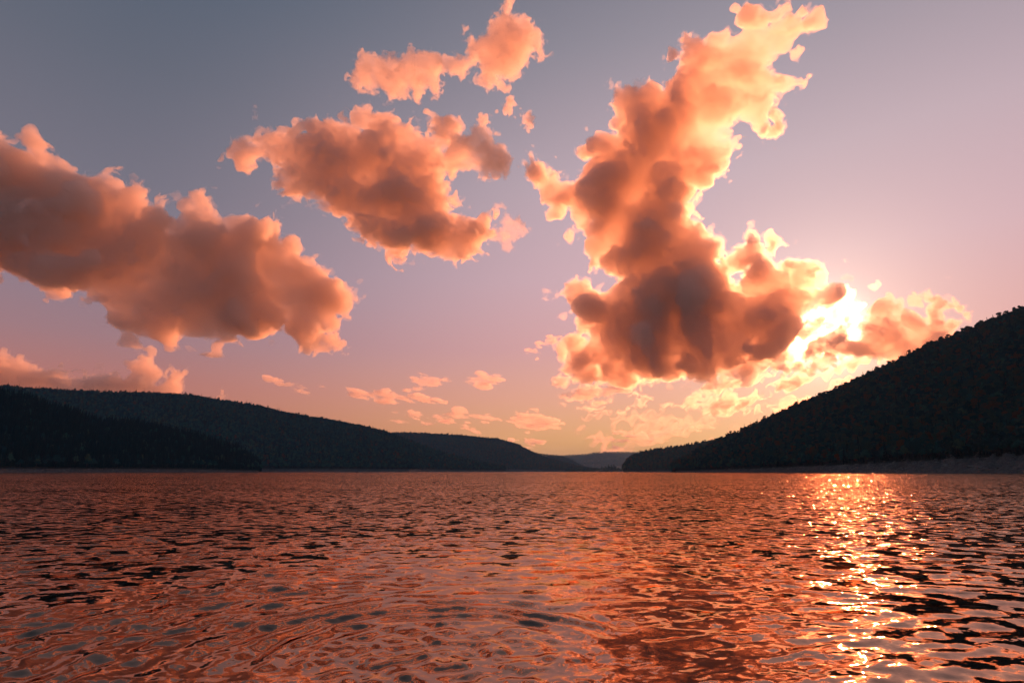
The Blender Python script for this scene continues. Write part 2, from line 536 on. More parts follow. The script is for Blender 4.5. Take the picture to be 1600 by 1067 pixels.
PROTO = []                                          # (crown mesh, trunk mesh) of each kind
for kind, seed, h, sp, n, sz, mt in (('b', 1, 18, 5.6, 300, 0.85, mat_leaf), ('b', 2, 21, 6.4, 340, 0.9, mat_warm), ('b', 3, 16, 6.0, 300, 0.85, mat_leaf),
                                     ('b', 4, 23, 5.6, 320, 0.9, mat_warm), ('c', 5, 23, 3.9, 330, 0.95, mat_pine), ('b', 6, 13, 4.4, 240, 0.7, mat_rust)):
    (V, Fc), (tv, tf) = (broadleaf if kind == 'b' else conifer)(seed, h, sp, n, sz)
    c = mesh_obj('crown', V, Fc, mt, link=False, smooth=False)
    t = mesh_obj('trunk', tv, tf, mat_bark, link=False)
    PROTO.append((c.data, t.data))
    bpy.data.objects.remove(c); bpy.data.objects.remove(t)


def joined(i, leaf_mat=None):
    """Crown and trunk of kind i in one mesh, for the far forests."""
    c, t = PROTO[i]
    me = bpy.data.meshes.new('forest_tree')
    vc = [tuple(v.co) for v in c.vertices]; vt = [tuple(v.co) for v in t.vertices]
    fc = [tuple(p.vertices) for p in c.polygons]; ft = [tuple(q + len(vc) for q in p.vertices) for p in t.polygons]
    me.from_pydata(vc + vt, [], fc + ft)
    me.materials.append(leaf_mat or c.materials[0]); me.materials.append(mat_bark)
    me.polygons.foreach_set('material_index', np.array([0] * len(fc) + [1] * len(ft), np.int32))
    return me


FOREST_SRC = []
for i in (0, 1, 2, 3, 4, 5):
    FOREST_SRC.append(bpy.data.objects.new('forest_tree', joined(i)))


def scatter_group(name, sources):
    g = bpy.data.node_groups.new(name, 'GeometryNodeTree')
    g.interface.new_socket('Geometry', in_out='INPUT', socket_type='NodeSocketGeometry')
    g.interface.new_socket('Geometry', in_out='OUTPUT', socket_type='NodeSocketGeometry')
    nd, ln = g.nodes, g.links
    gi, go = nd.new('NodeGroupInput'), nd.new('NodeGroupOutput')
    join = nd.new('GeometryNodeJoinGeometry')
    for o in reversed(sources):
        oi = nd.new('GeometryNodeObjectInfo'); oi.inputs['Object'].default_value = o
        g2 = nd.new('GeometryNodeGeometryToInstance')
        ln.new(oi.outputs['Geometry'], g2.inputs[0]); ln.new(g2.outputs[0], join.inputs[0])
    iop = nd.new('GeometryNodeInstanceOnPoints')
    ln.new(gi.outputs[0], iop.inputs['Points']); ln.new(join.outputs[0], iop.inputs['Instance'])
    iop.inputs['Pick Instance'].default_value = True

    def attr(nm, typ):
        a = nd.new('GeometryNodeInputNamedAttribute'); a.data_type = typ; a.inputs['Name'].default_value = nm
        return next(o for o in a.outputs if o.enabled and o.name == 'Attribute')
    ln.new(attr('pick', 'INT'), iop.inputs['Instance Index'])
    ln.new(attr('turn', 'FLOAT_VECTOR'), iop.inputs['Rotation'])
    ln.new(attr('size', 'FLOAT_VECTOR'), iop.inputs['Scale'])
    ln.new(iop.outputs[0], go.inputs[0])
    return g


GN_FOREST = scatter_group('forest_scatter', FOREST_SRC)


def scatter(name, pts, pick, size, rg, group, label, cat, tilt=0.0):
    n = len(pts)
    me = bpy.data.meshes.new(name)
    me.vertices.add(n); me.vertices.foreach_set('co', np.asarray(pts, np.float32).ravel())
    a = me.attributes.new('pick', 'INT', 'POINT'); a.data.foreach_set('value', np.asarray(pick, np.int32))
    turn = np.zeros((n, 3), np.float32); turn[:, 2] = rg.uniform(0, 2 * math.pi, n); turn[:, :2] = rg.normal(0, 0.03 + tilt, (n, 2))
    a = me.attributes.new('turn', 'FLOAT_VECTOR', 'POINT'); a.data.foreach_set('vector', turn.ravel())
    a = me.attributes.new('size', 'FLOAT_VECTOR', 'POINT'); a.data.foreach_set('vector', np.asarray(size, np.float32).ravel())
    o = bpy.data.objects.new(name, me); COL.objects.link(o)
    md = o.modifiers.new('scatter', 'NODES'); md.node_group = group
    return tag(o, label, cat, kind='stuff')


# ------------------------------------------------------------------ hills
def vnoise(x, y, seed, scale):
    return sample3(NZ, x / scale + seed * 0.137, y / scale + seed * 0.311, np.zeros_like(x) + seed * 0.071)


class Hill:
    """A ridge seen at given pixels, at its own distance, with a slope down to the water and another behind."""
    def __init__(self, ridge, d_ridge, d_shore, bank, tree_h, seed, n_az, n_t=60, rough=0.05):
        azel = sorted(px_azel(x, y) for x, y in ridge)
        self.az0, self.az1 = azel[0][0], azel[-1][0]
        self.a = np.array([q[0] for q in azel]); self.e = np.array([q[1] for q in azel])
        self.dr, self.ds, self.bank, self.tree_h, self.seed, self.rough = d_ridge, d_shore, bank, tree_h, seed, rough
        self.n_az, self.n_t = n_az, n_t

    def lerp(self, tab, az):
        xs = [px_azel(p[0], 737)[0] for p in tab]
        return np.interp(az, xs, [p[1] for p in tab])

    def ridge_h(self, az):
        # a little rounding of the traced polyline
        s = 0.004
        el = sum(np.interp(az + q * s, self.a, self.e) for q in (-1, 0, 1)) / 3
        dr = self.lerp(self.dr, az)
        return np.maximum(EYE[2] + dr * np.tan(el) - self.tree_h, 0.3), dr

    def at(self, az, t):
        """World points for azimuths az and slope parameters t (0 shore, 1 ridge, beyond: the back)."""
        zr, dr = self.ridge_h(az)
        ds = np.minimum(self.lerp(self.ds, az), dr - 30)
        bank = self.lerp(self.bank, az)
        bw = np.minimum(bank * 3.2, 0.3 * (dr - ds))       # the bare bank's width
        tb = bw / (dr - ds)
        bank = np.minimum(bank, zr * 0.8)
        d = ds + (dr - ds) * t
        u = np.clip((t - tb) / (1 - tb), 0, 1)
        z = np.where(t < tb, bank * (t / tb), bank + (zr - bank) * (u ** 1.12))
        back = np.clip(t - 1, 0, None)
        z = np.where(t > 1, zr * (1 - 1.15 * back ** 1.3), z)
        x, y = d * np.sin(az), d * np.cos(az)
        span = np.maximum(zr, 5)
        wgt = np.clip(u, 0, 1) * np.clip(1.0 - u, 0, 1) * 4
        z = z + self.rough * span * wgt * (vnoise(x, y, self.seed, 3000.0) * 0.7 + vnoise(x, y, self.seed + 3, 1200.0) * 0.3 - 0.7)
        z = z + np.where(t < tb, 0.18 * bank * np.clip(t / tb, 0, 1) * vnoise(x, y, self.seed + 5, 60.0), 0)
        z = np.where(t < 0, t * 40.0, z)
        return x, y, z, tb

    def build(self, name_land, name_shore):
        az = np.linspace(self.az0, self.az1, self.n_az)
        for (nm, mt) in ((name_land, mat_floor), (name_shore, mat_bank)):
            if nm is None: continue
            if nm == name_shore:
                tt = np.array([-0.012, -0.005, 0, .1, .2, .3, .4, .5, .6, .7, .8, .9, 1.0, 1.06])
                T = tt[:, None] * np.ones(self.n_az)[None, :]
                tb = self.at(az, np.zeros_like(az))[3][None, :]
                T = np.where(T > 0, T * tb, T)
                lift = 0.0
            else:
                tt = np.concatenate([np.linspace(0.0, 1, self.n_t), np.linspace(1.03, 1.7, 12)])
                tb = self.at(az, np.zeros_like(az))[3][None, :]
                T = np.where(tt[:, None] <= 1, tb + (1 - tb) * tt[:, None], tt[:, None] * np.ones((1, self.n_az)))
                lift = 0.0
            A = np.ones_like(T) * az[None, :]
            x, y, z, _ = self.at(A, T)
            if nm == name_land: z[0, :] -= 0.4
            else: z[-1, :] -= 0.6
            z = np.maximum(z, -2.9)
            V = np.stack([x, y, z + lift], -1).reshape(-1, 3)
            i = np.arange(T.shape[0] - 1)[:, None] * self.n_az + np.arange(self.n_az - 1)[None, :]
            Q = np.stack([i, i + 1, i + self.n_az + 1, i + self.n_az], -1).reshape(-1, 4)
            o = mesh_obj(nm, V, Q, mt)
            tag(o, kind='structure')

    def points(self, rg, n, t_max=1.06, az_pad=0.0):
        """Random points on the wooded slope, evenly spread over its ground."""
        az = rg.uniform(self.az0 - az_pad, self.az1 + az_pad, n * 3)
        t = rg.uniform(0, t_max, n * 3)
        zr, dr = self.ridge_h(az)
        ds = np.minimum(self.lerp(self.ds, az), dr - 30)
        wgt = (ds + (dr - ds) * t) * (dr - ds)
        keep = rg.uniform(0, 1, n * 3) < wgt / wgt.max()
        az, t = az[keep][:n], t[keep][:n]
        tb = self.at(az, np.zeros_like(az))[3]
        t = tb * 1.02 + (1 - tb * 1.02) * t
        x, y, z, _ = self.at(az, t)
        return np.stack([x, y, z], -1), az, t


near_left = Hill([(-420, 560), (-200, 590), (-80, 606), (0, 615), (42, 622), (82, 637), (125, 648), (140, 658), (207, 662), (250, 668), (290, 677), (337, 690), (375, 702), (397, 717), (408, 730)],
                 [(-420, 1300), (0, 1330), (200, 1350), (410, 1380)], [(-420, 900), (0, 1000), (200, 1120), (410, 1340)], [(-420, 5), (0, 6), (300, 6), (410, 3)], 13, 1, 260)
mid_left = Hill([(-420, 585), (-200, 592), (-80, 598), (0, 603), (60, 606), (110, 610), (190, 613), (250, 614), (300, 617), (340, 624), (400, 633), (450, 645), (500, 653), (560, 664), (605, 675), (640, 689), (690, 706), (740, 720), (790, 731)],
                [(-420, 2600), (0, 2700), (400, 2700), (600, 2700), (790, 2900)], [(-420, 1900), (0, 1900), (400, 1800), (640, 1950), (660, 2300), (790, 2700)], [(-420, 6), (400, 9), (640, 9), (790, 7)], 13, 2, 420, rough=0.10)
third = Hill([(560, 690), (590, 680), (620, 676), (660, 677), (700, 679), (740, 682), (780, 686), (808, 694), (829, 705), (855, 716), (877, 721.5), (896, 727), (911, 731.5), (935, 735)],
             [(560, 4400), (780, 4400), (935, 4200)], [(560, 3300), (780, 3400), (935, 3700)], [(560, 14), (780, 14), (935, 8)], 13, 3, 260, rough=0.07)
red_hill = Hill([(780, 705), (820, 705), (844, 709), (874, 712), (885, 715), (900, 722.5), (915, 730), (925, 734)], [(780, 6000), (925, 5800)], [(780, 5200), (925, 5300)], [(780, 8), (925, 8)], 13, 4, 120)
far_ridge = Hill([(700, 722), (800, 717), (860, 713), (880, 711.5), (910, 710), (937, 706.5), (960, 706), (1000, 706.5), (1040, 706), (1080, 705), (1150, 703), (1300, 702)], [(700, 9800), (1300, 9800)], [(700, 7600), (1300, 7600)], [(700, 8), (1300, 8)], 13, 6, 200)
right_mid = Hill([(973.5, 734), (975, 722), (979, 717), (988, 710.5), (1005, 706), (1029, 701), (1047, 699.5), (1078, 694.5), (1103, 690), (1122, 687), (1160, 680), (1220, 668), (1320, 650)],
                 [(973, 2250), (1000, 2350), (1320, 2500)], [(973, 2060), (1320, 1900)], [(973, 4), (1030, 5), (1320, 6)], 17, 7, 220)
right_hill = Hill([(1050, 731), (1060, 722), (1085, 707.5), (1100, 698), (1122, 688), (1140, 680), (1170, 668), (1185, 660), (1200, 652.5), (1225, 643), (1250, 630), (1293, 615.5), (1352, 587), (1395, 568), (1424, 553.5), (1453, 539), (1497, 522.5), (1540, 504), (1600, 480), (1700, 440), (1850, 395), (2100, 330)],
                  [(1050, 1500), (1200, 1450), (1400, 1350), (1600, 1300), (2100, 1250)], [(1050, 1300), (1150, 1020), (1300, 780), (1450, 640), (1600, 560), (2100, 450)],
                  [(1050, 3.5), (1150, 5.5), (1250, 8), (1350, 10), (1450, 12), (1600, 14), (2100, 15)], 15, 8, 520, n_t=90, rough=0.07)
islet = Hill([(884, 734), (905, 733), (928, 732), (940, 730.5), (948, 727), (953, 725), (958, 725), (963, 728), (967, 732), (972, 734.5)], [(884, 3120), (972, 3120)], [(884, 3000), (972, 3000)], [(884, 3), (972, 3)], 13, 9, 90, n_t=20)

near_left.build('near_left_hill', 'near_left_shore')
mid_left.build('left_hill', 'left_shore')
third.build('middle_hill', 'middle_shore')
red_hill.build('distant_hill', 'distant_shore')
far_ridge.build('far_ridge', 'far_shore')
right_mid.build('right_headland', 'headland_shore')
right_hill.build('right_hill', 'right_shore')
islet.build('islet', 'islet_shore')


def forest(hill, n, seed, name, label, mixp, smin=0.75, smax=1.15, t_max=1.06, skip=None):
    rg = np.random.default_rng(seed)
    p, az, t = hill.points(rg, n, t_max)
    if skip is not None:
        k = skip(p, az, t); p, az, t = p[~k], az[~k], t[~k]
    pick = rg.choice(6, len(p), p=mixp)
    s = rg.uniform(smin, smax, len(p))
    size = np.stack([s * rg.uniform(0.9, 1.25, len(p)), s * rg.uniform(0.9, 1.25, len(p)), s * rg.uniform(0.85, 1.2, len(p))], -1)
    p[:, 2] -= 0.3
    return scatter(name, p, pick, size, rg, GN_FOREST, label, 'forest')


# right hill: the trees along the foot are things of their own, the rest of the slope is one wood
rg = np.random.default_rng(77)
p, az, t = right_hill.points(rg, 5200, 1.0)
lim0, lim1 = px_azel(1095, 737)[0], px_azel(1612, 737)[0]
inside = (az > lim0) & (az < lim1)
p, az, t = p[inside], az[inside], t[inside]
dist = np.hypot(p[:, 0], p[:, 1])
order = np.argsort(dist + 2.2 * (t - right_hill.at(az, np.zeros_like(az))[3]) * 900 * 1.0)
# thin so that crowns stand apart, taking the front rows first
chosen = []
for i in order:
    if len(chosen) >= 270: break
    if all((p[i, 0] - p[j, 0]) ** 2 + (p[i, 1] - p[j, 1]) ** 2 > 5.0 ** 2 for j in chosen):
        chosen.append(i)
near_pts = p[chosen]


def place_tree(name, label, group, kind, loc, scale, rz, mats=None):
    root = bpy.data.objects.new(name, None)
    root.empty_display_size = 0.5
    COL.objects.link(root)
    root.location = loc; root.rotation_euler = (0, 0, rz); root.scale = scale
    tag(root, label, 'tree', group)
    for nm, me in (('crown', PROTO[kind][0]), ('trunk', PROTO[kind][1])):
        o = bpy.data.objects.new(nm, me); COL.objects.link(o); o.parent = root
    return root


for i, q in enumerate(near_pts):
    k = int(rg.choice(6, p=(0.27, 0.2, 0.25, 0.13, 0.13, 0.02)))
    s = rg.uniform(0.62, 1.0)
    place_tree('forest_tree' if k != 4 else 'pine_tree',
               'dark leafy tree in the front rows of the wood above the stony right shore' if k not in (4, 5) else
               ('dark pointed pine in the front rows of the wood above the stony right shore' if k == 4 else 'rust coloured tree among the dark front rows above the stony right shore'),
               ('trees at the foot of the right hill', 'pines at the foot of the right hill', 'rust trees at the foot of the right hill')[0 if k not in (4, 5) else (1 if k == 4 else 2)],
               k, (q[0], q[1], q[2] - 0.3), (s * rg.uniform(0.95, 1.2), s * rg.uniform(0.95, 1.2), s * rg.uniform(0.9, 1.2)), rg.uniform(0, 6.28))

nx_, ny_ = near_pts[:, 0], near_pts[:, 1]


def near_chosen(p, az, t):
    k = np.zeros(len(p), bool)
    for a, b in zip(nx_, ny_):
        k |= (p[:, 0] - a) ** 2 + (p[:, 1] - b) ** 2 < 4.5 ** 2
    return k


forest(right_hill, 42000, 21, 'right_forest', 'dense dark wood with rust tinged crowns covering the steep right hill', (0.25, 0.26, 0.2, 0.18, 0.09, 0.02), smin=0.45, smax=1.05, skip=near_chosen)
forest(near_left, 19000, 22, 'near_left_forest', 'nearly black wood, filled with pines to darken it, on the low hill at the left end of the lake', (0.07, 0.0, 0.06, 0.0, 0.87, 0.0))  # pines stand in for mixed round trees to darken this slope
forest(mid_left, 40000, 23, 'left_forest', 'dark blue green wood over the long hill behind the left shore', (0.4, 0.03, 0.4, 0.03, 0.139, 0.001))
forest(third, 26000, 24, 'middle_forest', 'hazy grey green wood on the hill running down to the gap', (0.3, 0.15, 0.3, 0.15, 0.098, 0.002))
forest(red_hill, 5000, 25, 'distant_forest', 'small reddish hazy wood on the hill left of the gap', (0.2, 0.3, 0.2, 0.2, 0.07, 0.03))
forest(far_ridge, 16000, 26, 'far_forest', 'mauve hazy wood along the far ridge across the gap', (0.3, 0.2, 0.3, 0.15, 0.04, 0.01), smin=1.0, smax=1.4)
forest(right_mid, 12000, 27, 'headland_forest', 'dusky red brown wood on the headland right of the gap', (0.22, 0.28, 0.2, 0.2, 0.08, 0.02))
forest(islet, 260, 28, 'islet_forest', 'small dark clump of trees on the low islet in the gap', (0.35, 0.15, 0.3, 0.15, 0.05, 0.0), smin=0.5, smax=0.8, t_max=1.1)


def ground_at(hill, x_px, t):
    az = np.array([px_azel(x_px, 737)[0]])
    tb = hill.at(az, np.zeros(1))[3][0]
    tt = tb + (1 - tb) * t if t >= 0 else tb * (1 + t)
    x, y, z, _ = hill.at(az, np.array([tt]))
    return Vector((x[0], y[0], z[0]))


# trees that stand out one by one
def lone(x_px, t, name, label, kind, s, hill=None, group=None):
    g = ground_at(hill or right_hill, x_px, t)
    return place_tree(name, label, group, kind, (g.x, g.y, g.z - 0.3), (s, s, s * 1.05), x_px * 1.7)


lone(1450, 1.0, 'ridge_tree', 'taller tree breaking the skyline halfway up the right hill ridge', 3, 1.15)
lone(1256, 1.0, 'ridge_tree', 'round tree bulging from the lower right hill ridge under the brightest sky', 1, 1.15)
lone(1028, 1.0, 'pine_tree', 'pointed pine poking above the headland ridge right of the gap', 4, 1.0, right_mid)
lone(1034, 1.0, 'pine_tree', 'second slightly taller pine beside the pointed one on the headland ridge', 4, 1.15, right_mid)
for x_px, t, s, lab in ((1290, 0.05, 1.0, 'bright rust tree low on the right hill just above the shore'), (1278, 0.02, 0.85, 'smaller rust tree left of the bright one above the right shore'),
                        (1262, 0.03, 0.9, 'rust orange tree leftmost of three above the right shore'), (1338, 0.10, 1.1, 'single deep rust tree inside the dark wood of the right hill')):
    lone(x_px, t, 'rust_tree', lab, 5, s)
# autumn trees on the spur at the hill's far end
for i, (x_px, t) in enumerate(((1075, .55), (1082, .62), (1089, .68), (1096, .75), (1103, .66), (1110, .74), (1098, .55), (1116, .8), (1092, .8), (1105, .86))):
    lone(x_px, t, 'rust_tree', 'rust orange tree on the thin spur at the far end of the right hill', 5, 1.05 + 0.02 * (i % 4), group='rust trees on the far spur')
# bare white trunk on the right hill
g = ground_at(right_hill, 1516, 0.42)
tv, tf = [], []
tube(tv, tf, (0, 0, -1), (0.3, 0, 11), 0.34, 0.22); tube(tv, tf, (0.3, 0, 11), (0.9, 0.2, 21), 0.22, 0.06)
tube(tv, tf, (0.3, 0, 11), (-2.4, 0.3, 16), 0.12, 0.04, 5); tube(tv, tf, (0.55, 0, 15), (3.0, -0.4, 19), 0.10, 0.03, 5)
o = mesh_obj('dead_tree', tv, tf, mat_pale)
o.location = g
tag(o, 'bare pale dead trunk standing in the dark wood of the right hill', 'tree')

# ------------------------------------------------------------------ stones
def stone_mesh(seed, flat=0.6):
    rg_ = np.random.default_rng(seed)
    import bmesh
    bm = bmesh.new()
    bmesh.ops.create_icosphere(bm, subdivisions=2, radius=1.0)
    offs = rg_.standard_normal((5, 3)); offs /= np.linalg.norm(offs, axis=1)[:, None]
    cut = rg_.uniform(0.55, 0.85, 5)
    for v in bm.verts:
        c = np.array(v.co)
        for d, q in zip(offs, cut):
            e = c @ d
            if e > q: c = c - d * (e - q) * 0.9
        c *= 1 + 0.06 * rg_.standard_normal()
        v.co = (c[0], c[1] * 0.8, c[2] * flat)
    me = bpy.data.meshes.new('boulder')
    bm.to_mesh(me); bm.free()
    me.materials.append(mat_stone)
    return me


STONES = [stone_mesh(s, f) for s, f in ((1, .6), (2, .75), (3, .45), (4, .55))]
rg = np.random.default_rng(9)


def boulder(hill, x_px, t, s, label, group, stretch=1.0):
    g = ground_at(hill, x_px, t)
    o = bpy.data.objects.new('boulder', STONES[int(rg.integers(4))])
    COL.objects.link(o)
    o.location = (g.x, g.y, g.z + 0.1 * s); o.scale = (s * stretch, s, s * rg.uniform(0.7, 1.1))
    o.rotation_euler = (rg.normal(0, .1), rg.normal(0, .12), -math.atan2(g.x, g.y) + rg.normal(0, 0.3))
    return tag(o, label, 'boulder', group)


for i in range(46):
    boulder(right_hill, rg.uniform(1180, 1606), -rg.uniform(0.05, 0.9), rg.uniform(0.7, 1.9), 'flat grey boulder lying on the stony right shore', 'boulders on the right shore', rg.uniform(1.2, 3.2))
for i in range(22):
    boulder(near_left, rg.uniform(20, 400), -rg.uniform(0.25, 0.8), rg.uniform(0.6, 1.3), 'small pale boulder on the dark left shore below the black wood', 'boulders on the left shore', rg.uniform(1.0, 2.0))
boulder(near_left, 139, -0.35, 2.2, 'largest pale boulder on the left shore below the black wood', None, 1.6)
boulder(near_left, 353, -0.5, 2.0, 'pale boulder near the right end of the dark left shore', None, 1.7)
o = boulder(islet, 953, -0.2, 9.0, 'big pale square rock at the foot of the islet trees', None, 1.0)
# rubble between the boulders
p, az, t = right_hill.points(rg, 9000, 0.0)
az = rg.uniform(px_azel(1120, 737)[0], px_azel(1640, 737)[0], 9000)
tb = right_hill.at(az, np.zeros_like(az))[3]
x, y, z, _ = right_hill.at(az, tb * rg.uniform(0.02, 1.0, 9000))
srcs = []
for me in STONES:
    srcs.append(bpy.data.objects.new('rubble_stone', me))
GN_STONE = scatter_group('rubble_scatter', srcs)
s = 0.15 + 0.55 * rg.random(9000) ** 3
scatter('rubble', np.stack([x, y, z], -1), rg.integers(0, 4, 9000), np.stack([s * rg.uniform(1, 3.0, 9000), s, s * rg.uniform(.3, .7, 9000)], -1), rg, GN_STONE,
        'loose grey stones strewn over the right shore', 'rubble', 0.1)

# a tiny marker float far out on the left water
tv, tf = [], []
tube(tv, tf, (0, 0, -0.8), (0, 0, 0.9), 1.0, 1.0, 14); tube(tv, tf, (0, 0, 0.9), (0, 0, 2.2), 0.85, 0.25, 14); tube(tv, tf, (0, 0, 2.2), (0, 0, 3.6), 0.12, 0.10, 6)
az_b = px_azel(558, 740)[0]
bu = mesh_obj('buoy', tv, tf, ground_material('buoy_paint', (0.05, 0.02, 0.015, 1), (0.09, 0.03, 0.02, 1), 0.8, 0.5))
bu.location = (850 * math.sin(az_b), 850 * math.cos(az_b), 0)
tag(bu, 'tiny dark speck floating on the lake before the left forest', 'buoy')
print('land', round(time.time() - T0, 1))

# ------------------------------------------------------------------ clouds
def poly_sdf(U, V, pts):
    """Signed distance to a closed polygon, positive inside."""
    d = np.full(U.shape, 1e9, np.float32)
    ins = np.zeros(U.shape, bool)
    n = len(pts)
    for i in range(n):
        (x0, y0), (x1, y1) = pts[i], pts[(i + 1) % n]
        ex, ey = x1 - x0, y1 - y0
        L2 = ex * ex + ey * ey + 1e-9
        h = np.clip(((U - x0) * ex + (V - y0) * ey) / L2, 0, 1)
        d = np.minimum(d, (U - x0 - ex * h) ** 2 + (V - y0 - ey * h) ** 2)
        c = (y0 > V) != (y1 > V)
        ins ^= c & (U < ex * (V - y0) / (ey if abs(ey) > 1e-9 else 1e-9) + x0)
    return np.where(ins, 1, -1) * np.sqrt(d)


CLOUD_TRIS = 0


def cloud(name, label, polys, dist, mfp, vox=2.0, R_=60.0, depth=1.0, amps=(0.21, 0.23, 0.26, 0.28), scale=90.0, seed=1, g=0.55, bias=0.0, stretch=(1, 1), shear=0.0, pad=16,
          cat='cloud', col=(1.0, 0.945, 0.90), group=None, thin=(), warp=0.03, least=500, wcoh=1.0, veil=0.0):
    """polys are silhouettes in the photograph's pixels; the cloud stands on an upright plane dist metres off and is as deep as it is wide.
    One unit of the field is the width of one such pixel at that distance. mfp: how many units light goes between droplets."""
    global CLOUD_TRIS
    allp = np.array([q for pl in polys for q in pl], float)
    mx, my = (allp[:, 0].min() + allp[:, 0].max()) / 2, (allp[:, 1].min() + allp[:, 1].max()) / 2
    a0 = px_azel(mx, my)[0]
    nrm = np.array((math.sin(a0), math.cos(a0), 0.0)); rt = np.array((math.cos(a0), -math.sin(a0), 0.0))
    unit = dist / F_PX

    def to_uv(x, y):
        d = px_dir(x, y); q = d * (dist / (d @ nrm))
        return (q @ rt) / unit, q[2] / unit
    puv = [[to_uv(x, y) for x, y in pl] for pl in polys]
    ap = np.array([q for pl in puv for q in pl])
    lo, hi = ap.min(0) - pad, ap.max(0) + pad
    us = np.arange(lo[0], hi[0], vox, dtype=np.float32); vs = np.arange(lo[1], hi[1], vox, dtype=np.float32)
    Uc, Vc = np.meshgrid(us, vs, indexing='ij')
    rgl = np.random.default_rng(seed)
    s2 = None
    for pl in puv:
        q = poly_sdf(Uc, Vc, pl)
        s2 = q if s2 is None else np.maximum(s2, q)
    s2 = s2.astype(np.float32)
    rmax = float(s2.max())
    Rr = min(R_, rmax)
    wmax = Rr * depth * 1.3 + scale * 1.3 * sum(a * 0.45 ** i for i, a in enumerate(amps)) + 4
    wv = vox * 1.25
    ws = np.arange(-wmax, wmax + wv, wv, dtype=np.float32)
    U3, V3, W3 = us[:, None, None], vs[None, :, None], ws[None, None, :]
    sc = np.minimum(s2, Rr)[:, :, None]
    lo2 = sample3(NZ, (Uc / (scale * 5.5) + 0.13 * seed)[:, :, None], (Vc / (scale * 5.5) + 0.29 * seed)[:, :, None], np.full(Uc.shape + (1,), 0.4 + 0.07 * seed))
    deep = np.clip(0.9 + 0.22 * lo2, 0.55, 1.35)       # thick and thin parts
    for tx, ty, tr, tk in thin:
        q = to_uv(tx, ty)
        g2 = np.exp(-((Uc - q[0]) ** 2 + (Vc - q[1]) ** 2) / tr ** 2)[:, :, None]
        deep = deep * (1 - g2 * (1 - tk))
    depth = (depth * deep).astype(np.float32)
    Fd = np.where(sc > 0, Rr - np.sqrt((Rr - sc) ** 2 + (W3 / depth) ** 2), np.minimum(sc, 0) - np.abs(W3 / depth) * 0.6).astype(np.float32)
    su, sv = stretch
    Vs = V3 - shear * U3
    zero = np.zeros_like(Fd)
    off = rgl.uniform(0, 1, 9)
    f = scale
    per = scale * 2.2
    wu = sample3(NZ, U3 / per + off[5] + zero, Vs / per + off[6] + zero, W3 / per + off[7] + zero) * (scale * warp)
    wv2 = sample3(NZ, U3 / per + off[6] + zero, Vs / per + off[7] + zero, W3 / per + off[5] + zero) * (scale * warp)
    for o_, amp in enumerate(amps):
        if amp:
            per = f * 5.0                              # the noise cube holds about five waves
            nz = sample3(NZ, ((U3 + wu) / (per * su) + off[o_]), ((Vs + wv2) / (per * sv) + off[o_ + 1]), (W3 / (per * su * wcoh) + off[o_ + 2]) + zero)
            Fd += amp * f * (np.sqrt(nz * nz + 0.12) * 1.25 - 1.0 + 0.35 * nz)
            del nz
        f *= 0.45
    Fd += bias
    Fd[0], Fd[-1], Fd[:, 0], Fd[:, -1], Fd[:, :, 0], Fd[:, :, -1] = -1, -1, -1, -1, -1, -1
    F2 = Fd[::2, ::2, ::2].copy() if veil else None
    Vt, Q = surface_nets(Fd)
    if len(Q) == 0:
        print('empty cloud', name); return None
    # drop the crumbs
    lab = np.arange(len(Vt))
    E = np.concatenate([Q[:, (0, 1)], Q[:, (1, 2)], Q[:, (1, 0)], Q[:, (2, 1)]])
    E = E[np.argsort(E[:, 0], kind='stable')]
    first = np.concatenate([[0], np.flatnonzero(np.diff(E[:, 0])) + 1])
    who = E[first, 0]
    for _ in range(300):
        new = lab.copy()
        new[who] = np.minimum(new[who], np.minimum.reduceat(lab[E[:, 1]], first))
        new = new[new]; new = new[new]
        if (new == lab).all(): break
        lab = new
    big = np.bincount(lab, minlength=len(Vt))[lab] >= least
    Q = Q[big[Q[:, 0]]]
    ren = np.cumsum(big) - 1
    Vt, Q = Vt[big], ren[Q]
    Vt = Vt * np.array((vox, vox, wv)) + np.array((us[0], vs[0], ws[0]))
    P = EYE + (Vt[:, :1] * rt + Vt[:, 2:3] * nrm) * unit + nrm * dist
    P[:, 2] = Vt[:, 1] * unit + EYE[2]
    base = P.mean(0)
    CLOUD_TRIS += 2 * len(Q)
    o = mesh_obj(name, P - base, Q, cloud_material(name + '_droplets', 1.0 / (mfp * unit), g, col))
    o.location = base
    print(f'{name}: {len(Q)} quads, lowest {P[:, 2].min():.0f} m')
    if veil:
        # thinner vapour round the body: a second shape, grown and frayed
        uu, vv, ww = (q[::2].astype(np.float32) for q in (us, vs, ws))
        z2 = np.zeros_like(F2)
        for per, am in ((scale * 1.6, 1.0), (scale * 0.6, 0.8)):
            F2 += veil * am * sample3(NZ, uu[:, None, None] / per + off[7] + z2, vv[None, :, None] / per + off[8] + z2, ww[None, None, :] / (per * 1.5) + off[0] + z2)
        F2 += veil * 0.7
        F2[0], F2[-1], F2[:, 0], F2[:, -1], F2[:, :, 0], F2[:, :, -1] = -1, -1, -1, -1, -1, -1
        V2, Q2 = surface_nets(F2)
        V2 = V2 * np.array((2 * vox, 2 * vox, 2 * wv)) + np.array((us[0], vs[0], ws[0]))
        P2 = EYE + (V2[:, :1] * rt + V2[:, 2:3] * nrm) * unit + nrm * dist
        P2[:, 2] = V2[:, 1] * unit + EYE[2]
        CLOUD_TRIS += 2 * len(Q2)
        mesh_obj('vapour', P2 - base, Q2, cloud_material(name + '_vapour', 1.0 / (mfp * 5.0 * unit), g, col, skin=0.0), parent=o)
    return tag(o, label, cat, group)


